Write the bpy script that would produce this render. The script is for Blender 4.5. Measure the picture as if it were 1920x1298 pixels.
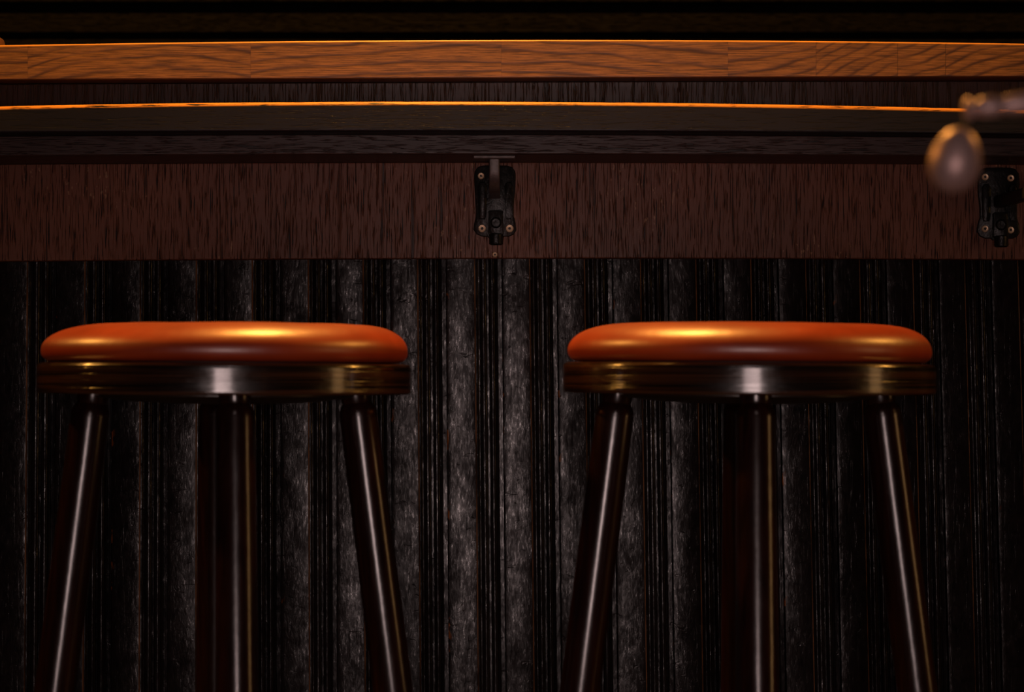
import bpy, math, random
from mathutils import Vector, Matrix, noise

for o in list(bpy.data.objects):
    bpy.data.objects.remove(o)
C = bpy.context.scene.collection
SC = bpy.context.scene

# ------------------------------------------------------------------ camera
F = 4550.0            # focal length in pixels of the 1920 x 1298 frame
CAMY = -3.0           # metres in front of the panelling
CAMZ = 0.735
HY = 705.0            # pixel row of the horizon
cd = bpy.data.cameras.new('camera')
cam = bpy.data.objects.new('camera', cd)
C.objects.link(cam)
cam.location = (0, CAMY, CAMZ)
cam.rotation_euler = (math.pi / 2, 0, 0)
cd.sensor_width = 36.0
cd.lens = F * 36.0 / 1920.0
cd.shift_y = (HY - 649.0) / 1920.0
cd.clip_start = 0.05
cd.dof.use_dof = True
cd.dof.focus_distance = 2.9
cd.dof.aperture_fstop = 8.0
SC.camera = cam

# ------------------------------------------------------------------ world, lights, exposure
w = bpy.data.worlds.new('world')
w.use_nodes = True
w.node_tree.nodes['Background'].inputs[0].default_value = (0.5, 0.42, 0.42, 1)
w.node_tree.nodes['Background'].inputs[1].default_value = 0.0006
SC.world = w
SC.view_settings.view_transform = 'Standard'
SC.view_settings.look = 'None'
SC.view_settings.gamma = 1.0
SC.view_settings.use_curve_mapping = False
SC.view_settings.exposure = 0.0


def pendant(x, y, z, power, col=(1.0, 0.43, 0.075), r=0.07):
    l = bpy.data.lights.new('pendant_light', 'POINT')
    l.energy = power
    l.color = col
    l.shadow_soft_size = r
    o = bpy.data.objects.new('pendant_light', l)
    o.location = (x, y, z)
    C.objects.link(o)


def area(x, y, z, tx, ty, tz, sx, sy, power, col, spread=180):
    l = bpy.data.lights.new('window_daylight', 'AREA')
    l.shape = 'RECTANGLE'
    l.size, l.size_y = sx, sy
    l.spread = math.radians(spread)
    l.energy = power
    l.color = col
    o = bpy.data.objects.new('window_daylight', l)
    o.location = (x, y, z)
    o.rotation_euler = (Vector((tx, ty, tz)) - Vector((x, y, z))).to_track_quat('-Z', 'Y').to_euler()
    C.objects.link(o)


# the row of pendants along the bar
pendant(-1.85, -0.30, 2.0, 75)
pendant(-0.10, -0.33, 2.0, 105)
pendant(1.85, -0.33, 2.0, 50)
# daylight from the doorway across the room, and from the window at the right
area(0.03, -4.0, 0.45, 0.0, 0, 0.45, 0.56, 0.86, 1.1, (1.0, 0.73, 0.69), 38)
area(3.4, -1.5, 1.0, 0.2, -0.7, 0.7, 0.5, 1.2, 5.2, (1.0, 0.52, 0.20))


# ------------------------------------------------------------------ helpers
def PX(px, Y):
    return (px - 960.0) * (Y - CAMY) / F


def PZ(py, Y):
    return CAMZ + (HY - py) * (Y - CAMY) / F


def S(Y):
    return (Y - CAMY) / F


def mesh(name, verts, faces, mat, parent=None, smooth=True, loc=None, attrs=None, angle=40):
    me = bpy.data.meshes.new(name)
    me.from_pydata([tuple(v) for v in verts], [], faces)
    me.materials.append(mat)
    if smooth:
        me.polygons.foreach_set('use_smooth', [True] * len(me.polygons))
        me.set_sharp_from_angle(angle=math.radians(angle))
    if attrs:
        for k, (typ, vals) in attrs.items():
            a = me.attributes.new(k, typ, 'POINT')
            if typ == 'FLOAT':
                a.data.foreach_set('value', vals)
            else:
                a.data.foreach_set('vector', [c for v in vals for c in v])
    me.update()
    o = bpy.data.objects.new(name, me)
    C.objects.link(o)
    if parent:
        o.parent = parent
    if loc is not None:
        o.location = loc
    return o


def thing(name, label, cat, loc=(0, 0, 0), group=None):
    o = bpy.data.objects.new(name, None)
    C.objects.link(o)
    o.location = loc
    o['label'] = label
    o['category'] = cat
    if group:
        o['group'] = group
    o.empty_display_size = 0.05
    return o


def lathe(profile, n=48, M=None):
    """profile: list of (r, h) from the bottom up; closed at radius 0 ends."""
    V, Fc = [], []
    rings = []
    for r, h in profile:
        if r < 1e-6:
            rings.append([len(V)])
            V.append(Vector((0, 0, h)))
        else:
            ids = []
            for i in range(n):
                a = 2 * math.pi * i / n
                ids.append(len(V))
                V.append(Vector((r * math.cos(a), r * math.sin(a), h)))
            rings.append(ids)
    for a, b in zip(rings[:-1], rings[1:]):
        for i in range(n):
            j = (i + 1) % n
            if len(a) == 1 and len(b) == 1:
                continue
            if len(a) == 1:
                Fc.append((a[0], b[j], b[i]))
            elif len(b) == 1:
                Fc.append((a[i], a[j], b[0]))
            else:
                Fc.append((a[i], a[j], b[j], b[i]))
    if M is not None:
        V = [M @ v for v in V]
    return V, Fc


def join(*parts):
    V, Fc = [], []
    for v, f in parts:
        k = len(V)
        V += list(v)
        Fc += [tuple(i + k for i in q) for q in f]
    return V, Fc


def sweep(path, prof, closed_caps=True, up=Vector((1, 0, 0))):
    """sweep a closed 2-D profile (u along up, v along the in-plane normal) along path."""
    V, Fc = [], []
    n = len(prof)
    for i, p in enumerate(path):
        a = path[max(i - 1, 0)]
        b = path[min(i + 1, len(path) - 1)]
        t = (b - a).normalized()
        nn = t.cross(up).normalized()
        uu = nn.cross(t).normalized()
        for u, v in prof:
            V.append(p + uu * u + nn * v)
    for i in range(len(path) - 1):
        for j in range(n):
            k = (j + 1) % n
            Fc.append((i * n + j, i * n + k, (i + 1) * n + k, (i + 1) * n + j))
    if closed_caps:
        Fc.append(tuple(range(n - 1, -1, -1)))
        m = (len(path) - 1) * n
        Fc.append(tuple(m + j for j in range(n)))
    return V, Fc


def rrect(w_, h_, r, n=4):
    pts = []
    for cx, cy, a0 in ((w_ / 2 - r, h_ / 2 - r, 0), (-w_ / 2 + r, h_ / 2 - r, 90),
                       (-w_ / 2 + r, -h_ / 2 + r, 180), (w_ / 2 - r, -h_ / 2 + r, 270)):
        for i in range(n + 1):
            a = math.radians(a0 + 90 * i / n)
            pts.append((cx + r * math.cos(a), cy + r * math.sin(a)))
    return pts


def slab(outline, y0, y1, bev=0.0):
    """outline in (x, z); extruded from y1 (back) to y0 (front), front edge bevelled."""
    cx = sum(p[0] for p in outline) / len(outline)
    cz = sum(p[1] for p in outline) / len(outline)
    layers = [(y1, 1.0, 0), (y0 + bev, 1.0, 0)]
    if bev:
        layers += [(y0 + bev * 0.3, 1, bev * 0.3), (y0, 1, bev)]
    V, Fc = [], []
    n = len(outline)
    for y, s, ins in layers:
        for x, z in outline:
            d = Vector((x - cx, z - cz))
            L = d.length
            d = d * ((L - ins) / L)
            V.append(Vector((cx + d.x, y, cz + d.y)))
    for i in range(len(layers) - 1):
        for j in range(n):
            k = (j + 1) % n
            Fc.append((i * n + j, (i + 1) * n + j, (i + 1) * n + k, i * n + k))
    Fc.append(tuple(range(n)))
    m = (len(layers) - 1) * n
    Fc.append(tuple(m + j for j in reversed(range(n))))
    return V, Fc


# ------------------------------------------------------------------ materials
class Mat:
    def __init__(self, name, rough=0.5, base=(0.1, 0.1, 0.1), metal=0.0, spec=0.5, coat=0.0, coat_r=0.1):
        self.m = bpy.data.materials.new(name)
        self.m.use_nodes = True
        self.t = self.m.node_tree
        self.b = self.t.nodes['Principled BSDF']
        self.b.inputs['Base Color'].default_value = (*base, 1)
        self.b.inputs['Roughness'].default_value = rough
        self.b.inputs['Metallic'].default_value = metal
        self.b.inputs['Specular IOR Level'].default_value = spec
        self.b.inputs['Coat Weight'].default_value = coat
        self.b.inputs['Coat Roughness'].default_value = coat_r

    def n(self, typ, **kw):
        nd = self.t.nodes.new(typ)
        for k, v in kw.items():
            if k in nd.inputs.keys() if hasattr(nd.inputs, 'keys') else False:
                nd.inputs[k].default_value = v
            else:
                setattr(nd, k, v)
        return nd

    def l(self, a, b):
        self.t.links.new(a, b)
        return b

    def coords(self, scale=(1, 1, 1), loc=(0, 0, 0), src='Object', vec=None):
        mp = self.n('ShaderNodeMapping')
        mp.inputs['Scale'].default_value = scale
        mp.inputs['Location'].default_value = loc
        if vec is None:
            tc = self.n('ShaderNodeTexCoord')
            vec = tc.outputs[src]
        self.l(vec, mp.inputs[0])
        return mp.outputs[0]

    def noise(self, vec, scale=1.0, detail=3.0, rough=0.5, dist=0.0):
        nd = self.n('ShaderNodeTexNoise')
        nd.inputs['Scale'].default_value = scale
        nd.inputs['Detail'].default_value = detail
        nd.inputs['Roughness'].default_value = rough
        nd.inputs['Distortion'].default_value = dist
        self.l(vec, nd.inputs['Vector'])
        return nd.outputs['Fac']

    def ramp(self, fac, stops):
        nd = self.n('ShaderNodeValToRGB')
        el = nd.color_ramp.elements
        while len(el) < len(stops):
            el.new(0.5)
        for e, (p, c) in zip(el, stops):
            e.position = p
            if not isinstance(c, (tuple, list)):
                c = (c, c, c)
            e.color = (*c, 1)
        self.l(fac, nd.inputs[0])
        return nd.outputs[0]

    def math(self, op, a, b=0.0, c=None, clamp=False):
        nd = self.n('ShaderNodeMath')
        nd.operation = op
        nd.use_clamp = clamp
        for i, v in enumerate((a, b, c)):
            if v is None:
                continue
            if isinstance(v, (int, float)):
                nd.inputs[i].default_value = v
            else:
                self.l(v, nd.inputs[i])
        return nd.outputs[0]

    def mix(self, fac, a, b):
        nd = self.n('ShaderNodeMix')
        nd.data_type = 'RGBA'
        for s, v in ((nd.inputs[0], fac), (nd.inputs[6], a), (nd.inputs[7], b)):
            if isinstance(v, (int, float)):
                s.default_value = v
            elif isinstance(v, tuple):
                s.default_value = (*v, 1)
            else:
                self.l(v, s)
        return nd.outputs[2]

    def bump(self, h, dist=0.001, strength=1.0):
        nd = self.n('ShaderNodeBump')
        nd.inputs['Strength'].default_value = strength
        nd.inputs['Distance'].default_value = dist
        self.l(h, nd.inputs['Height'])
        self.l(nd.outputs[0], self.b.inputs['Normal'])
        return nd

    def attr(self, name):
        nd = self.n('ShaderNodeAttribute')
        nd.attribute_name = name
        return nd

    def set(self, key, sock):
        self.l(sock, self.b.inputs[key])


def mat_black_panel():
    m = Mat('black_painted_matchboard', rough=0.4, spec=0.5)
    fine = m.noise(m.coords((520, 520, 150)), 1, 4, 0.65)
    mid = m.noise(m.coords((130, 130, 60), (3, 1, 7)), 1, 4, 0.6, 0.6)
    big = m.noise(m.coords((9, 9, 4), (1, 5, 2)), 1, 3, 0.5)
    crack = m.noise(m.coords((300, 300, 14), (8, 2, 0)), 1, 3, 0.6, 0.4)
    crk = m.ramp(crack, [(0.30, 0.0), (0.40, 1.0)])
    dent = m.noise(m.coords((45, 45, 110), (2, 9, 4)), 1, 2, 0.5, 1.0)
    dnt = m.ramp(dent, [(0.27, 0.0), (0.33, 1.0)])
    h = m.math('MULTIPLY', fine, 0.18)
    h = m.math('MULTIPLY_ADD', mid, 0.27, h)
    h = m.math('MULTIPLY_ADD', crk, 0.10, h)
    h = m.math('MULTIPLY_ADD', dnt, 0.25, h)
    m.bump(h, 0.0006, 1.0)
    r = m.math('MULTIPLY_ADD', big, 0.16, 0.08)
    r = m.math('MULTIPLY_ADD', mid, 0.08, r)
    m.set('Roughness', r)
    sp = m.noise(m.coords((330, 330, 90), (6, 6, 6)), 1, 4, 0.7)
    sp2 = m.noise(m.coords((48, 48, 20), (9, 6, 6)), 1, 4, 0.7, 0.4)
    sv = m.math('MULTIPLY', m.ramp(sp, [(0.32, 0.035), (0.55, 0.14), (0.74, 0.7)]), m.ramp(sp2, [(0.34, 0.15), (0.50, 0.6), (0.66, 1.5)]))
    m.set('Specular IOR Level', sv)
    col = m.ramp(mid, [(0.3, (0.006, 0.005, 0.005)), (0.7, (0.016, 0.012, 0.012))])
    # worn chips of bare wood along the groove edges
    e = m.attr('edge').outputs['Fac']
    chip = m.noise(m.coords((60, 60, 26), (4.3, 2.2, 1.1)), 1, 3, 0.6)
    chip = m.ramp(chip, [(0.66, 0.0), (0.68, 1.0)])
    fac = m.math('MULTIPLY', e, chip, clamp=True)
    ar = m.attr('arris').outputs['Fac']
    rub_glint = m.noise(m.coords((40, 40, 9), (2, 8, 5)), 1, 4, 0.7)
    rub_glint = m.math('MULTIPLY', ar, m.ramp(rub_glint, [(0.40, 0.15), (0.55, 1.0)]), clamp=True)
    col = m.mix(rub_glint, col, (0.20, 0.10, 0.055))  # arris wear, lightened to paint in the glint from the side window
    m.set('Base Color', m.mix(fac, col, (0.30, 0.09, 0.012)))
    return m.m


def mat_dark_board(vertical=True, base=((0.010, 0.005, 0.004), (0.052, 0.021, 0.014)), name='dark_oak', rough=0.38, edge=False,
                   bumpd=0.0012, fleck=False, spec=0.5):
    m = Mat(name, rough=rough, spec=spec)
    if vertical:
        g = m.coords((640, 640, 28))
        g2 = m.coords((230, 230, 5), (3, 3, 3))
        g3 = m.coords((5, 5, 3), (7, 7, 7))
    else:
        g = m.coords((40, 640, 640))
        g2 = m.coords((9, 260, 260), (3, 3, 3))
        g3 = m.coords((3, 5, 8), (7, 7, 7))
    a = m.noise(g, 1, 3, 0.6, 0.3)
    b = m.noise(g2, 1, 4, 0.6, 0.8)
    c = m.noise(g3, 1, 3, 0.5)
    pores = m.ramp(a, [(0.36, 0.0), (0.46, 1.0)])
    lines = m.ramp(b, [(0.34, 0.0), (0.40, 1.0)])
    pat = m.math('MULTIPLY', pores, m.math('MULTIPLY_ADD', lines, 0.8, 0.2))
    tone = m.math('MULTIPLY', pat, m.math('MULTIPLY_ADD', c, 1.3, 0.2), clamp=True)
    col = m.mix(tone, base[0], base[1])
    if fleck:
        f = m.noise(m.coords((260, 260, 120), (1, 1, 9)), 1, 2, 0.5)
        f2 = m.noise(m.coords((7, 7, 7), (4, 4, 4)), 1, 1, 0.5)
        fm = m.math('MULTIPLY', m.ramp(f, [(0.66, 0.0), (0.69, 1.0)]), m.ramp(f2, [(0.5, 0.0), (0.6, 1.0)]))
        col = m.mix(fm, col, (0.30, 0.17, 0.10))
    if edge:
        e = m.attr('edge').outputs['Fac']
        wn = m.noise(m.coords((28, 300, 300), (5, 0, 2)), 1, 4, 0.65)
        wm = m.math('MULTIPLY', e, m.ramp(wn, [(0.36, 0.0), (0.46, 1.0)]), clamp=True)
        col = m.mix(wm, col, (0.55, 0.24, 0.05))  # worn wood on the rounding, its orange also painting in the pendant glint
    m.set('Base Color', col)
    m.set('Roughness', m.math('MULTIPLY_ADD', c, 0.2, rough - 0.1))
    m.bump(pat, bumpd, 0.8)
    return m.m


def mat_oak():
    m = Mat('lacquered_oak', rough=0.42, coat=0.15, coat_r=0.25)
    xc = m.attr('stave')            # x centre, curvature, seed
    sep = m.n('ShaderNodeSeparateXYZ')
    m.l(xc.outputs['Vector'], sep.inputs[0])
    tc = m.n('ShaderNodeTexCoord')
    p = m.n('ShaderNodeSeparateXYZ')
    m.l(tc.outputs['Object'], p.inputs[0])
    dx = m.math('SUBTRACT', p.outputs[0], sep.outputs[0])
    q = m.math('MULTIPLY', m.math('MULTIPLY', dx, dx), sep.outputs[1])
    depth = m.math('ADD', p.outputs[2], m.math('MULTIPLY', p.outputs[1], 0.25))
    v = m.math('ADD', depth, q)
    cmb = m.n('ShaderNodeCombineXYZ')
    m.l(m.math('MULTIPLY', p.outputs[0], 0.10), cmb.inputs[0])
    m.l(v, cmb.inputs[1])
    m.l(sep.outputs[2], cmb.inputs[2])
    wob = m.noise(m.coords((7, 7, 22)), 1, 3, 0.5)
    v2 = m.math('MULTIPLY_ADD', wob, 0.026, v)
    # growth rings
    ring = m.math('SINE', m.math('MULTIPLY_ADD', v2, 470.0, sep.outputs[2]))
    ring = m.math('MULTIPLY_ADD', ring, 0.5, 0.5)
    ring = m.math('POWER', ring, 5.0)
    fib = m.noise(m.coords((1, 1, 1), vec=cmb.outputs[0]), 900, 4, 0.65)
    fib2 = m.noise(m.coords((26, 300, 900)), 1, 4, 0.65)
    br = m.noise(m.coords((16, 16, 60), (2, 3, 4)), 1, 2, 0.5)
    rk = m.math('MULTIPLY', ring, m.ramp(br, [(0.3, 0.35), (0.6, 1.0)]))
    col = m.mix(m.ramp(fib2, [(0.34, 0.0), (0.60, 1.0)]), (0.060, 0.029, 0.009), (0.36, 0.175, 0.057))
    col = m.mix(m.math('MULTIPLY', m.ramp(fib, [(0.55, 0.0), (0.75, 1.0)]), 0.45), col, (0.05, 0.02, 0.012))
    col = m.mix(m.math('MULTIPLY', rk, 0.85), col, (0.042, 0.018, 0.013))
    jt_shade = m.attr('joint_shade').outputs['Fac']
    col = m.mix(jt_shade, col, (0.02, 0.008, 0.005))
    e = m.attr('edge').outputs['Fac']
    col = m.mix(m.math('MULTIPLY', e, 0.9), col, (0.55, 0.25, 0.06))  # pendant highlight painted as orange on the top rounding
    m.set('Base Color', col)
    m.bump(m.math('ADD', m.math('MULTIPLY', fib2, 0.6), m.math('MULTIPLY', ring, -0.4)), 0.0004, 0.6)
    return m.m


def mat_leather():
    m = Mat('tan_orange_leather', rough=0.40, base=(0.55, 0.10, 0.018), spec=0.8, coat=0.5, coat_r=0.34)
    a = m.noise(m.coords((900, 900, 900)), 1, 3, 0.6)
    b = m.noise(m.coords((14, 14, 14)), 1, 3, 0.5)
    m.set('Base Color', m.ramp(b, [(0.3, (0.26, 0.026, 0.004)), (0.7, (0.40, 0.047, 0.007))]))
    m.set('Roughness', m.math('MULTIPLY_ADD', b, 0.14, 0.33))
    m.bump(m.math('ADD', m.math('MULTIPLY', a, 0.25), m.math('MULTIPLY', b, 4.0)), 0.0006, 0.7)
    return m.m


def mat_rim():
    m = Mat('varnished_plywood_edge', rough=0.2, coat=0.65, coat_r=0.12)
    ply = m.noise(m.coords((3, 3, 420)), 1, 3, 0.55, 0.2)
    b = m.noise(m.coords((18, 18, 60), (5, 4, 3)), 1, 3, 0.5)
    fine = m.noise(m.coords((120, 120, 500), (5, 4, 3)), 1, 3, 0.5)
    p = m.ramp(ply, [(0.40, 0.0), (0.60, 1.0)])
    m.set('Base Color', m.mix(p, (0.006, 0.003, 0.002), (0.048, 0.018, 0.008)))
    m.set('Roughness', m.math('MULTIPLY_ADD', b, 0.25, 0.10))
    h = m.math('MULTIPLY_ADD', b, 1.1, m.math('MULTIPLY', p, 0.45))
    h = m.math('MULTIPLY_ADD', fine, 0.3, h)
    m.bump(h, 0.0008, 0.8)
    return m.m


def mat_leg():
    m = Mat('varnished_mahogany_leg', rough=0.26, coat=0.25, coat_r=0.16)
    a = m.noise(m.coords((160, 160, 9)), 1, 3, 0.6)
    b = m.noise(m.coords((60, 60, 24), (2, 2, 2)), 1, 3, 0.6)
    m.set('Base Color', m.ramp(a, [(0.3, (0.007, 0.002, 0.0015)), (0.7, (0.020, 0.005, 0.003))]))
    m.set('Roughness', m.math('MULTIPLY_ADD', b, 0.16, 0.16))
    m.bump(b, 0.0005, 0.6)
    return m.m


def mat_iron():
    m = Mat('black_painted_iron', rough=0.38, base=(0.008, 0.008, 0.007), spec=0.28)
    b = m.noise(m.coords((160, 160, 110)), 1, 3, 0.6)
    m.bump(b, 0.0012, 0.7)
    m.set('Roughness', m.math('MULTIPLY_ADD', b, 0.3, 0.22))
    return m.m


def simple(name, base, rough=0.5, metal=0.0, bs=None, bd=0.0005, coat=0.0):
    m = Mat(name, rough=rough, base=base, metal=metal, coat=coat)
    b = m.noise(m.coords((bs or 120,) * 3), 1, 3, 0.6)
    m.set('Base Color', m.ramp(b, [(0.3, tuple(c * 0.7 for c in base)), (0.7, base)]))
    m.bump(b, bd, 0.5)
    return m.m


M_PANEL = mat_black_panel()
M_APRON = mat_dark_board(True, name='dark_brown_apron_oak', base=((0.004, 0.002, 0.002), (0.19, 0.074, 0.045)), fleck=True, rough=0.42, spec=0.22, bumpd=0.0008)
M_FRIEZE = mat_dark_board(True, name='dark_frieze_oak', base=((0.006, 0.004, 0.003), (0.030, 0.014, 0.010)), rough=0.34)
M_MOULD = mat_dark_board(False, name='dark_moulding_oak', base=((0.003, 0.003, 0.004), (0.013, 0.012, 0.017)), edge=True, rough=0.42, bumpd=0.00012, spec=0.3)
M_STRIP = mat_dark_board(False, name='brown_strip_oak', base=((0.006, 0.004, 0.004), (0.060, 0.034, 0.030)), rough=0.42, bumpd=0.0003, spec=0.35)
M_OAK = mat_oak()
M_LEATHER = mat_leather()
M_RIM = mat_rim()
M_LEG = mat_leg()
M_IRON = mat_iron()
M_LIT_IRON = simple('lit_iron', (0.11, 0.09, 0.085), 0.42, 0.3, 200)  # paler iron: light on the arm and top plate put into the colour
M_UNDER = simple('dark_stained_underside', (0.02, 0.012, 0.008), 0.4)
M_BRASS = simple('dull_brass_screw', (0.85, 0.62, 0.40), 0.4, 0.4, 900, 0.0002)
M_SOCKET = simple('dark_screw_recess', (0.02, 0.013, 0.01), 0.6)
M_WALL = mat_dark_board(False, name='dark_back_wall_wood', base=((0.0005, 0.0005, 0.0006), (0.0028, 0.0026, 0.0034)), rough=0.6, spec=0.06)
M_FLOOR = mat_dark_board(False, name='dark_floor_boards', base=((0.010, 0.006, 0.004), (0.035, 0.018, 0.010)), rough=0.45)
M_ARM = simple('aged_bronze', (0.60, 0.40, 0.37), 0.46, 0.5, 60, 0.0004)
M_DISH = simple('brown_glazed_dish', (0.07, 0.03, 0.018), 0.4, 0, 200)

# ------------------------------------------------------------------ room
FX = 2.6


def box(x0, x1, y0, y1, z0, z1):
    V = [Vector((x, y, z)) for x in (x0, x1) for y in (y0, y1) for z in (z0, z1)]
    return V, [(0, 1, 3, 2), (4, 6, 7, 5), (0, 4, 5, 1), (2, 3, 7, 6), (0, 2, 6, 4), (1, 5, 7, 3)]


def struct(name, vf, mat):
    o = mesh(name, vf[0], vf[1], mat, smooth=False)
    o['kind'] = 'structure'
    return o


struct('floor', box(-4.2, 4.2, -4.4, 1.6, -0.05, 0.0), M_FLOOR)
struct('wall_back', box(-4.2, 4.2, 1.6, 1.7, 0.0, 2.7), M_WALL)
zt = PZ(4, 1.56)
struct('trim_1', box(-4.2, 4.2, 1.55, 1.6, zt, zt + 0.03), M_WALL)
struct('trim_2', box(-4.2, 4.2, 1.57, 1.6, PZ(60, 1.57), PZ(32, 1.57)), M_WALL)

# ------------------------------------------------------------------ bar counter
bar = thing('bar_counter', 'long dark wooden bar front with moulded ledge above black grooved panelling', 'bar counter')


def bow(x, Y, tri):
    """height at x of a gently bowed edge that passes through three measured rows."""
    yl, yc, yr = tri
    u = x / (960 * S(Y))
    q = u * u / math.sqrt(1 + (u * u / 3.2) ** 2)      # the bow eases off beyond the measured stretch
    u = math.tanh(u * 0.6) / math.tanh(0.6)
    a = (yl + yr) / 2 - yc
    b = (yr - yl) / 2
    return PZ(yc + a * q * 1.048 + b * u, Y)


def board(name, mat, Yf, Yb, top, bot, rt, rb, parent=bar, xs=None, extra=None, worn_glint=False):
    if xs is None:
        xs = [(-FX + 0.3) + (2 * FX - 0.6) * i / 60 for i in range(61)]
    # cross-section, front-bottom to front-top to back-top to back-bottom: (y, which edge, dz, edgeflag)
    cs = []
    for i in range(5):
        a = math.radians(90 * i / 4)
        cs.append((Yf + rb * (1 - math.sin(a)), 'b', rb * (1 - math.cos(a)), 0.0))
    cs.append((Yf, 'b', rb + 0.0008, 0.0))
    cs.append((Yf, 't', -rt - 0.0008, 0.0))
    for i in range(6):
        a = math.radians(90 * i / 5)
        cs.append((Yf + rt * (1 - math.cos(a)), 't', -rt * (1 - math.sin(a)), 1.0 if (i > 0 and worn_glint) else 0.0))
    cs.append((Yf + rt + 0.001, 't', 0, 1.0 if worn_glint else 0.0))
    cs.append((Yb, 't', 0, 0.0))
    cs.append((Yb, 'b', 0, 0.0))
    n = len(cs)
    V, Fc, E = [], [], []
    rnd = random.Random(hash(len(name)) % 97)
    for x in xs:
        zt_ = bow(x, Yf, top)
        zb_ = bow(x, Yf, bot)
        for y, w_, dz, e in cs:
            V.append(Vector((x, y, (zt_ if w_ == 't' else zb_) + dz)))
            E.append(e)
    for i in range(len(xs) - 1):
        for j in range(n):
            k = (j + 1) % n
            Fc.append((i * n + j, (i + 1) * n + j, (i + 1) * n + k, i * n + k))
    Fc.append(tuple(range(n)))
    m_ = (len(xs) - 1) * n
    Fc.append(tuple(m_ + j for j in reversed(range(n))))
    at = {'edge': ('FLOAT', E)}
    if extra:
        at.update(extra(xs, n, cs))
    return mesh(name, V, Fc, mat, parent, attrs=at, angle=60)


# oak worktop, made of staves glued end to end
Y_OAK = -0.150
# (start px, centre px, curvature, seed)
staves = [(-1300, -1000, 0.2, 5.0), (-900, -700, 0.8, 1.3), (-420, -300, -0.1, 2.2), (-90, 0, 0.02, 3.1), (52, 320, 0.95, 0.4), (470, 1100, 0.10, 7.7),
          (940, 400, 0.08, 4.9), (1365, 1370, -1.9, 2.9), (1530, 1830, 2.0, 8.8), (1683, 1560, -1.6, 6.1), (1773, 2080, 1.3, 9.4),
          (2080, 2300, 0.1, 3.3), (2500, 2700, 0.9, 5.5), (3000, 3200, 0.1, 1.5), (3500, 0, 0, 0)]
oak_top, oak_bot = (84.5, 74.5, 81.5), (150, 146.5, 144.5)


def worktop():
    sx = S(Y_OAK)
    V, Fc, E, ST, J = [], [], [], [], []
    for (a, cpx, k, seed), nx in zip(staves[:-1], staves[1:]):
        xa, xb = (a - 960) * sx, (nx[0] - 960) * sx
        cnt = max(3, int((xb - xa) / 0.05))
        xs = [xa, xa + 0.0006] + [xa + (xb - xa) * i / cnt for i in range(1, cnt)] + [xb - 0.0006, xb]
        cs = []
        rt, rb = 0.0022, 0.0015
        for i in range(4):
            t = math.radians(90 * i / 3)
            cs.append((Y_OAK + rb * (1 - math.sin(t)), 'b', rb * (1 - math.cos(t)), 0.0))
        cs.append((Y_OAK, 'b', rb + 0.0008, 0.0))
        cs.append((Y_OAK, 't', -rt - 0.0008, 0.0))
        for i in range(5):
            t = math.radians(90 * i / 4)
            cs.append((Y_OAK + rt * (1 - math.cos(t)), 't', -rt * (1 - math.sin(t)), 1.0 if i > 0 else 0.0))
        cs += [(0.42, 't', 0, 0.0), (0.42, 'b', 0, 0.0)]
        n = len(cs)
        base = len(V)
        for ix, x in enumerate(xs):
            zt_, zb_ = bow(x, Y_OAK, oak_top), bow(x, Y_OAK, oak_bot)
            for y, w_, dz, e in cs:
                V.append(Vector((x, y, (zt_ if w_ == 't' else zb_) + dz)))
                E.append(e)
                ST.append(((cpx - 960) * sx, k, seed))
                J.append(1.0 if (w_ == 'b' and (y > Y_OAK + 1e-5 or dz < 1e-6)) else 0.8 if (ix in (0, len(xs) - 1) and seed in (6.1, 9.4, 8.8)) else (0.25 if ix in (0, len(xs) - 1) else 0.0))  # stave joints, plus the underside darkened to paint in its shade
        for i in range(len(xs) - 1):
            for j in range(n):
                q = (j + 1) % n
                Fc.append((base + i * n + j, base + (i + 1) * n + j, base + (i + 1) * n + q, base + i * n + q))
    o = mesh('oak_worktop', V, Fc, M_OAK, attrs={'edge': ('FLOAT', E), 'stave': ('FLOAT_VECTOR', ST), 'joint_shade': ('FLOAT', J)}, angle=60)
    o['label'] = 'long oak bar top of glued staves with an orange lamp glint painted along its upper edge'
    o['category'] = 'bar top'
    return o


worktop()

Y_FRZ, Y_LED, Y_STR, Y_APR = -0.115, -0.165, -0.130, -0.022
# frieze board behind; its foot is hidden by the ledge and its head by the worktop
board('frieze_board', M_FRIEZE, Y_FRZ, 0.10, (158, 153.8, 152), (207.5, 199.2, 214.4), 0.001, 0.001)
board('ledge', M_MOULD, Y_LED, 0.0, (198.5, 190.0, 205.5), (250, 246.5, 253), 0.0050, 0.0025, worn_glint=True)
board('moulding_strip', M_STRIP, Y_STR, 0.0, (255.7, 252.4, 258.7), (293, 289.5, 294), 0.001, 0.002)
board('apron_board', M_APRON, Y_APR, -0.0015, (308.5, 304.8, 309), (490, 484.5, 487), 0.001, 0.0015)

# grooved panelling: measured right-hand edges of the wide flats at the foot of the apron
E0 = [50, 158, 262, 367, 472, 577, 680, 782, 889, 992, 1095, 1200, 1304, 1407, 1510, 1611, 1711, 1808, 1908]
edges = [50 - 104 * i for i in range(25, 0, -1)] + E0 + [1908 + 100 * i for i in range(1, 27)]


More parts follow.
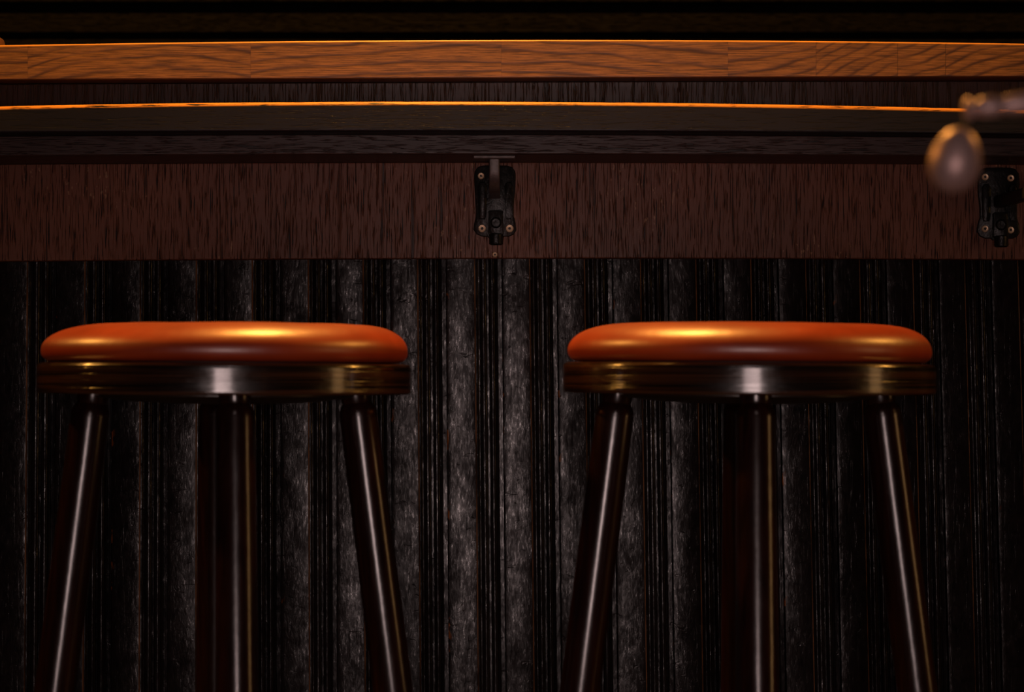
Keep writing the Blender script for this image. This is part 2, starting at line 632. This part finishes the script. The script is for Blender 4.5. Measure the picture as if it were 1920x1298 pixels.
def panel():
    sx = S(0.0)
    rnd = random.Random(4)
    prof = []          # (px, depth metres behind the flats, edge flag)
    mm = 0.001
    for a, b in zip(edges[:-1], edges[1:]):
        W = b - a
        k = W / 104.0

        def A(d, dep, e=0.0):
            prof.append((a + d * k, dep * mm, e))
        f0 = 53.5
        # rounded arris of the previous flat
        A(0.2, 0.85); A(1.0, 1.3); A(1.8, 2.0); A(2.3, 3.7); A(3.6, 3.8); A(4.4, 2.0); A(5.6, 1.4); A(6.8, 2.0); A(7.6, 3.8); A(9.6, 3.9)
        for r0, r1 in ((10.4, 22.6), (27.4, 39.0)):
            for i in range(7):
                t = i / 6
                A(r0 + (r1 - r0) * t, 3.6 - 2.2 * math.sin(math.pi * t) ** 0.6)
            if r0 < 20:
                A(23.4, 8.0); A(26.6, 8.0)
        A(39.8, 4.6); A(41.0, 4.4); A(41.7, 2.4); A(42.7, 1.9); A(43.7, 2.6); A(44.5, 9.0); A(51.4, 9.0)
        A(52.4, 1.2, 1.0); A(f0, 0.15, 1.0); A(f0 + 1.6, 0.0, 0.3)
        crown = 0.22 + 0.25 * rnd.random()
        for i in range(1, 10):
            t = i / 9
            A(f0 + 1.6 + (103.0 - f0 - 1.6) * t, -crown * (1 - (2 * t - 1) ** 2) + 0.7 * t)
        A(103.6, 0.75)
    prof.sort(key=lambda q: q[0])
    rows = [(PZ(470, 0.0), 470), (PZ(700, 0.0), 700), (PZ(900, 0.0), 900), (PZ(1100, 0.0), 1100), (PZ(1300, 0.0), 1300), (0.0, 705 + 0.735 / sx)]
    V, Fc, E, AR = [], [], [], []
    n = len(prof)
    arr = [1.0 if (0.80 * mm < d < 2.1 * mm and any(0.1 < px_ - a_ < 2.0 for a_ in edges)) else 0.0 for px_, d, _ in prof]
    for z, py in rows:
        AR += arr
        for px, d, e in prof:
            q = px + (py - 490) / 800.0 * 0.015 * (px - 420)
            V.append(Vector(((q - 960) * sx, d, z)))
            E.append(e)
    for i in range(len(rows) - 1):
        for j in range(n - 1):
            Fc.append((i * n + j, (i + 1) * n + j, (i + 1) * n + j + 1, i * n + j + 1))
    # close the back
    k = len(V)
    xl0, xr0, xl1, xr1 = V[0].x, V[n - 1].x, V[(len(rows) - 1) * n].x, V[-1].x
    z0 = rows[0][0]
    V += [Vector((xl0, 0.04, z0)), Vector((xr0, 0.04, z0)), Vector((xl1, 0.04, 0)), Vector((xr1, 0.04, 0))]
    E += [0, 0, 0, 0]
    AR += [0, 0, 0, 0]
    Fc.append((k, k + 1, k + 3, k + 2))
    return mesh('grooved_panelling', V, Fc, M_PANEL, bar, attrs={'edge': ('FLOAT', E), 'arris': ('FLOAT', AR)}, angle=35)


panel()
cx0, cx1 = -FX + 0.31, FX - 0.31
c = box(cx0, cx1, 0.041, 0.36, 0.0, PZ(156, Y_OAK))
mesh('carcass', c[0], c[1], M_UNDER, bar, smooth=False)

# small old screw left in the apron under the bracket
def screw(px, py, Y, rpx, parent, name='screw', tone=M_BRASS, slot=True):
    s = S(Y)
    r = rpx * s
    V, Fc = lathe([(0, 0), (r * 0.40, 0), (r * 0.44, 0.0012), (r * 0.86, 0.0016), (r, 0.0008), (r, -0.001)][::-1], 24,
                  Matrix.Translation((PX(px, Y), Y, PZ(py, Y))) @ Matrix.Rotation(math.pi / 2, 4, 'X'))
    o = mesh(name, V, Fc, tone, parent)
    V, Fc = lathe([(0, 0.00055), (r * 0.38, 0.0005), (r * 0.38, 0.0)][::-1], 6,
                  Matrix.Translation((PX(px, Y), Y, PZ(py, Y))) @ Matrix.Rotation(math.pi / 2, 4, 'X'))
    mesh('screw_recess', V, Fc, M_SOCKET, o)
    return o


screw(928, 477.5, Y_APR - 0.0002, 5.0, bar)

# ------------------------------------------------------------------ iron ledge brackets
def bracket(px0, dy, label, nscrew, folded=True):
    """px0: centre column of the back plate; dy: row offset."""
    root = thing('ledge_bracket', label, 'bracket', group='iron brackets under the bar ledge')
    s = S(Y_APR)

    def x(px):
        return PX(px + px0 - 928, Y_APR)

    def z(py):
        return PZ(py + dy, Y_APR)
    # back plate with lobed foot
    out = []
    pts = [(889, 330), (890, 322), (896, 314), (905, 311), (950, 311), (960, 314), (966, 322), (967, 330), (966, 360), (963, 385), (963, 405), (967, 420),
           (968, 432), (963, 440), (955, 444), (945, 444), (943, 447), (917, 447), (914, 444), (904, 444), (894, 440), (888, 431), (889, 420), (893, 405), (893, 385), (890, 360)]
    out = [(x(a), z(b)) for a, b in pts][::-1]
    V, Fc = slab(out, Y_APR - 0.005, Y_APR, 0.0012)
    plate = mesh('back_plate', V, Fc, M_IRON, root, angle=50)
    # raised rails either side of the slot
    for a, b in ((896, 913), (946, 962)):
        o_ = [(x(a + u), z(v)) for u, v in ((0, 350), (4, 342), (b - a - 4, 342), (b - a, 350), (b - a - 1, 400), (b - a - 3, 412), (3, 412), (1, 400))][::-1]
        V, Fc = slab(o_, Y_APR - 0.008, Y_APR - 0.004, 0.0012)
        mesh('rail', V, Fc, M_IRON, root, angle=50)
    # foot block with a round hole, and the barrel below it
    o_ = [(x(a), z(b)) for a, b in ((916, 398), (918, 396), (941, 396), (943, 398), (944, 440), (941, 443), (919, 443), (916, 440))][::-1]
    V, Fc = slab(o_, Y_APR - 0.013, Y_APR - 0.004, 0.001)
    block = mesh('foot_block', V, Fc, M_IRON, root, angle=50)
    V, Fc = lathe([(10.5 * s, -0.001), (10.5 * s, 0.002), (9 * s, 0.003), (7.6 * s, 0.002), (7.4 * s, 0.0006), (0, 0.0004)], 28,
                  Matrix.Translation((x(930), Y_APR - 0.013, z(419))) @ Matrix.Rotation(math.pi / 2, 4, 'X'))
    mesh('pivot_stud', V, Fc, M_IRON, block)
    V, Fc = lathe([(0, -0.009), (10 * s, -0.009), (13 * s, -0.0075), (13 * s, 0.0), (13 * s, 0.004), (10 * s, 0.005), (0, 0.005)], 28,
                  Matrix.Translation((x(930.5), Y_APR - 0.0125, z(447))))
    mesh('barrel', V, Fc, M_IRON, root, angle=50)
    # flat arm that comes forward and turns up to the ledge
    if not folded:
        ax = x(928)
        zc_ = PZ(375 + dy, Y_APR)
        V, Fc = sweep([Vector((ax, Y_APR - 0.004, zc_)), Vector((ax + 0.004, -0.08, zc_)), Vector((ax + 0.012, -0.20, zc_ + 0.001)), Vector((ax + 0.02, -0.235, zc_ + 0.002))], rrect(0.0125, 0.015, 0.003))
        mesh('arm', V, Fc, M_IRON, root, angle=50)
        for sx_, sy_, r_ in nscrew:
            screw(sx_, sy_, Y_APR - 0.0052, r_, root)
        return root
    ax = x(928)
    zc_ = PZ(368 + dy, Y_APR)
    zt_ = PZ(294 + dy, -0.12) - 0.0015
    pth = [Vector((ax, Y_APR - 0.004, zc_)), Vector((ax, Y_APR - 0.02, zc_ + 0.001)), Vector((ax, -0.075, zc_ + 0.003))]
    for i in range(1, 9):
        t = math.radians(90 * i / 8)
        pth.append(Vector((ax, -0.085 - 0.022 * math.sin(t), zc_ + 0.003 + 0.022 * (1 - math.cos(t)))))
    pth.append(Vector((ax, -0.1075, zt_)))
    V, Fc = sweep(pth, rrect(0.0125, 0.007, 0.0016))
    mesh('arm', V, Fc, M_LIT_IRON, root, angle=50)
    # top plate bearing on the moulding
    Yp = -0.122
    hw = 39.5 * S(Yp)
    zt2 = PZ(291 + dy * 0.6, -0.122)
    V, Fc = box(ax - hw, ax + hw, Yp, -0.09, zt2 - 0.0040, zt2)
    tp = mesh('top_plate', V, Fc, M_LIT_IRON, root, smooth=False)
    bv = tp.modifiers.new('bevel', 'BEVEL')
    bv.width = 0.001
    bv.segments = 2
    for sx_, sy_, r_ in nscrew:
        screw(sx_, sy_, Y_APR - 0.0052, r_, root)
    return root


bracket(928, 0, 'black iron ledge bracket above the gap between the two stools, three brass screws showing',
        [(902, 330, 6.2), (904, 428.5, 7.4), (955.5, 428.5, 7.4)])
bracket(1871, 4, 'black iron ledge bracket with four screws at the right, beside the blurred ball',
        [(1847, 332, 6.6), (1895, 334, 6.6), (1847, 429, 6.6), (1895, 431.5, 6.6)], folded=False)


# ------------------------------------------------------------------ bar stools
def stool(px, label, rotdeg, tilt, asym, seed):
    Y = -0.65
    s = S(Y)
    X = PX(px, Y)
    root = thing('bar_stool', label, 'stool', (X, Y, 0), group='round leather-topped bar stools')
    rot = math.radians(rotdeg)

    def z(py):
        return PZ(py, Y)
    T = Matrix.Translation((0, 0, z(705))) @ Matrix.Rotation(math.radians(tilt), 4, 'Y') @ Matrix.Translation((0, 0, -z(705)))
    # cushion
    R = 0.1755
    zb, zt_ = z(679.5), z(608.5)
    H = zt_ - zb
    V, Fc = [], []
    n = 128
    prof = []
    # under edge
    for i in range(5):
        a = math.radians(-90 + 90 * i / 4)
        prof.append(('u', math.cos(a), math.sin(a)))
    for i in range(1, 15):
        a = math.radians(90 * i / 14)
        prof.append(('o', math.cos(a), math.sin(a)))
    for i in range(1, 8):
        prof.append(('t', i / 8, 1))
    rings = []
    V.append(Vector((0, 0, zb)))
    for kind, c_, s_ in prof:
        ids = []
        for i in range(n):
            th = 2 * math.pi * i / n
            cx_ = math.cos(th)
            # the roll is flatter on one side than on the other
            roll = 0.053 + abs(asym) * 0.015 - asym * cx_ * 0.016
            hm = 0.26 * H
            wob_ = 0.0012 * noise.noise(Vector((math.cos(th) * 2 + seed, math.sin(th) * 2, seed)))
            if kind == 'u':
                r = R - 0.010 + 0.010 * c_
                zz = zb + hm + hm * s_
            elif kind == 'o':
                r = R - roll + roll * (max(c_, 0) ** 0.82)
                zz = zb + hm + (H - hm) * (s_ ** 0.92)
            else:
                r = (R - roll) * (1 - c_)
                zz = zt_ + 0.0012 * (1 - (1 - c_) ** 2)
            r += wob_ * (1 if kind != 't' else 0)
            if kind != 'u':
                zz += 0.6 * wob_
            ids.append(len(V))
            V.append(Vector((r * math.cos(th), r * math.sin(th), zz)))
        rings.append(ids)
    V.append(Vector((0, 0, zt_ + 0.0012)))
    for i in range(n):
        j = (i + 1) % n
        Fc.append((0, rings[0][j], rings[0][i]))
        Fc.append((len(V) - 1, rings[-1][i], rings[-1][j]))
    for a, b in zip(rings[:-1], rings[1:]):
        for i in range(n):
            j = (i + 1) % n
            Fc.append((a[i], a[j], b[j], b[i]))
    mesh('cushion', [T @ v for v in V], Fc, M_LEATHER, root, angle=80)
    # thin dark spacer between leather and wood
    V, Fc = lathe([(0, z(684)), (0.160, z(684)), (0.160, z(678)), (0, z(678))], 96, T)
    mesh('spacer', V, Fc, M_SOCKET, root)
    # plywood seat disc
    Rd = 0.1795
    a0, a1 = z(738.5), z(682)
    pr = [(0, a0), (Rd - 0.002, a0), (Rd - 0.0006, a0 + 0.0006), (Rd, a0 + 0.002)]
    pr += [(Rd, a0 + 0.003), (Rd, a0 + (a1 - a0) * 0.5), (Rd, a1 - 0.0055)]
    for i in range(7):
        t = math.radians(90 * i / 6)
        pr.append((Rd - 0.0045 + 0.0045 * math.cos(t), a1 - 0.0045 + 0.0045 * math.sin(t)))
    pr.append((0.15, a1)); pr.append((0, a1))
    V, Fc = lathe(pr, 160, T)
    mesh('seat_disc', V, Fc, M_RIM, root, angle=50)
    # shallow dished plate underneath
    V, Fc = lathe([(0, z(758)), (0.05, z(757)), (0.09, z(753)), (0.118, z(746)), (0.124, z(742)), (0.124, z(737)), (0, z(737))], 96, T)
    mesh('under_plate', V, Fc, M_UNDER, root, angle=50)
    # four splayed round legs
    sl = 0.127
    r0 = 0.126
    zt2 = a0
    for k in range(4):
        phi = -math.pi / 2 + rot + k * math.pi / 2
        d = Vector((math.cos(phi), math.sin(phi), 0))
        top = d * r0 + Vector((0, 0, zt2 + 0.004))
        foot = d * (r0 + sl * zt2) + Vector((0, 0, 0.0))
        L = (top - foot).length
        ax = (foot - top).normalized()
        q = ax.to_track_quat('Z', 'Y').to_matrix().to_4x4()
        Mx = Matrix.Translation(top) @ q
        pr = [(0, 0), (0.0150, 0), (0.0150, 0.010), (0.0140, 0.013), (0.0162, 0.0165), (0.0182, 0.020), (0.0186, 0.026)]
        m_ = 14
        for i in range(1, m_ + 1):
            t = i / m_
            pr.append((0.0186 + 0.0008 * math.sin(math.pi * min(1, t * 1.3)) - 0.0035 * max(0, t - 0.55), 0.026 + (L - 0.034) * t))
        pr += [(0.014, L - 0.002), (0, L - 0.002)]
        V, Fc = lathe(pr, 40, Mx)
        # keep the foot flat on the floor
        V = [Vector((v.x, v.y, max(v.z, 0.0))) for v in V]
        mesh('leg', V, Fc, M_LEG, root, angle=50)
    return root


stool(423, 'round orange leather bar stool standing at the left, left of the middle bracket', 10.5, 0.35, 1.0, 1.7)
stool(1403, 'round orange leather bar stool standing at the right, nearer the blurred ball', -2.5, 0.45, 0.35, 5.2)

# ------------------------------------------------------------------ blurred turned arm with a ball, close to the lens
YA = -1.80
sA = S(YA)


def hang():
    root = thing('hanging_ornament', 'blurred bronze turned arm with an oval ball hanging below, close in at upper right', 'ornament',
                 (PX(2240, YA), YA, 0))
    inv = Matrix.Translation((-PX(2240, YA), -YA, 0))
    p0 = Vector((PX(1806, YA), YA, PZ(206, YA)))
    p1 = Vector((PX(2240, YA), YA, PZ(158, YA)))
    ax = p1 - p0
    L = ax.length
    q = ax.normalized().to_track_quat('Z', 'Y').to_matrix().to_4x4()
    pr = [(0, 0), (14, 1), (20, 5), (22, 10), (19, 16), (16, 18), (13, 22), (14, 27), (18, 32), (20, 42), (20, 56), (19, 66), (16, 72), (15, 76), (17, 81), (19, 92),
          (20, 110), (19, 130), (20, 138), (17, 148), (15, 220), (15, 330)]
    pr = [(r * sA, h * sA) for r, h in pr] + [(15 * sA, L), (0, L)]
    V, Fc = lathe(pr, 32, inv @ Matrix.Translation(p0) @ q)
    mesh('arm', V, Fc, M_ARM, root)
    # link
    a = Vector((PX(1816, YA), YA, PZ(218, YA)))
    b = Vector((PX(1806, YA), YA, PZ(248, YA)))
    d = (b - a)
    q2 = d.normalized().to_track_quat('Z', 'Y').to_matrix().to_4x4()
    V, Fc = lathe([(0, 0), (6 * sA, 0), (5 * sA, d.length * 0.5), (8 * sA, d.length), (0, d.length)], 16, inv @ Matrix.Translation(a) @ q2)
    mesh('link', V, Fc, M_UNDER, root)
    # oval ball with a collar
    cpt = Vector((PX(1791, YA), YA, PZ(300, YA)))
    pr = []
    for i in range(25):
        t = -math.pi / 2 + math.pi * i / 24
        rr = 48 * math.cos(t) * (1 - 0.10 * math.sin(t))
        pr.append((max(rr, 0) * sA, 62 * math.sin(t) * sA))
    pr[0] = (0, pr[0][1]); pr[-1] = (0, pr[-1][1])
    V, Fc = lathe(pr, 48, inv @ Matrix.Translation(cpt) @ Matrix.Rotation(math.radians(12), 4, 'Y'))
    mesh('ball', V, Fc, M_ARM, root)
    # upright post that carries the arm, standing on the floor
    zt_ = p1.z + 0.03
    V, Fc = lathe([(0, 0), (0.06, 0), (0.06, 0.012), (0.02, 0.02), (0.009, 0.04), (0.008, zt_ - 0.02), (0.011, zt_ - 0.01), (0, zt_)], 32)
    mesh('post', V, Fc, M_ARM, root)


hang()

# ------------------------------------------------------------------ small dish at the far left end of the bar top
Yd = Y_OAK + 0.042
zd = bow(PX(-40, Yd), Y_OAK, oak_top)
d_ = thing('dish', 'brown rounded rim of a dish just showing on the bar top at far left', 'dish', (PX(-52, Yd), Yd, zd))
k = S(Yd)
V, Fc = lathe([(0, 0), (56 * k, 0), (60 * k, 4 * k), (60 * k, 14 * k), (58 * k, 20 * k), (50 * k, 26 * k), (42 * k, 34 * k), (37 * k, 37 * k), (34 * k, 35 * k), (24 * k, 16 * k), (0, 10 * k)], 48)
mesh('bowl', V, Fc, M_DISH, d_)
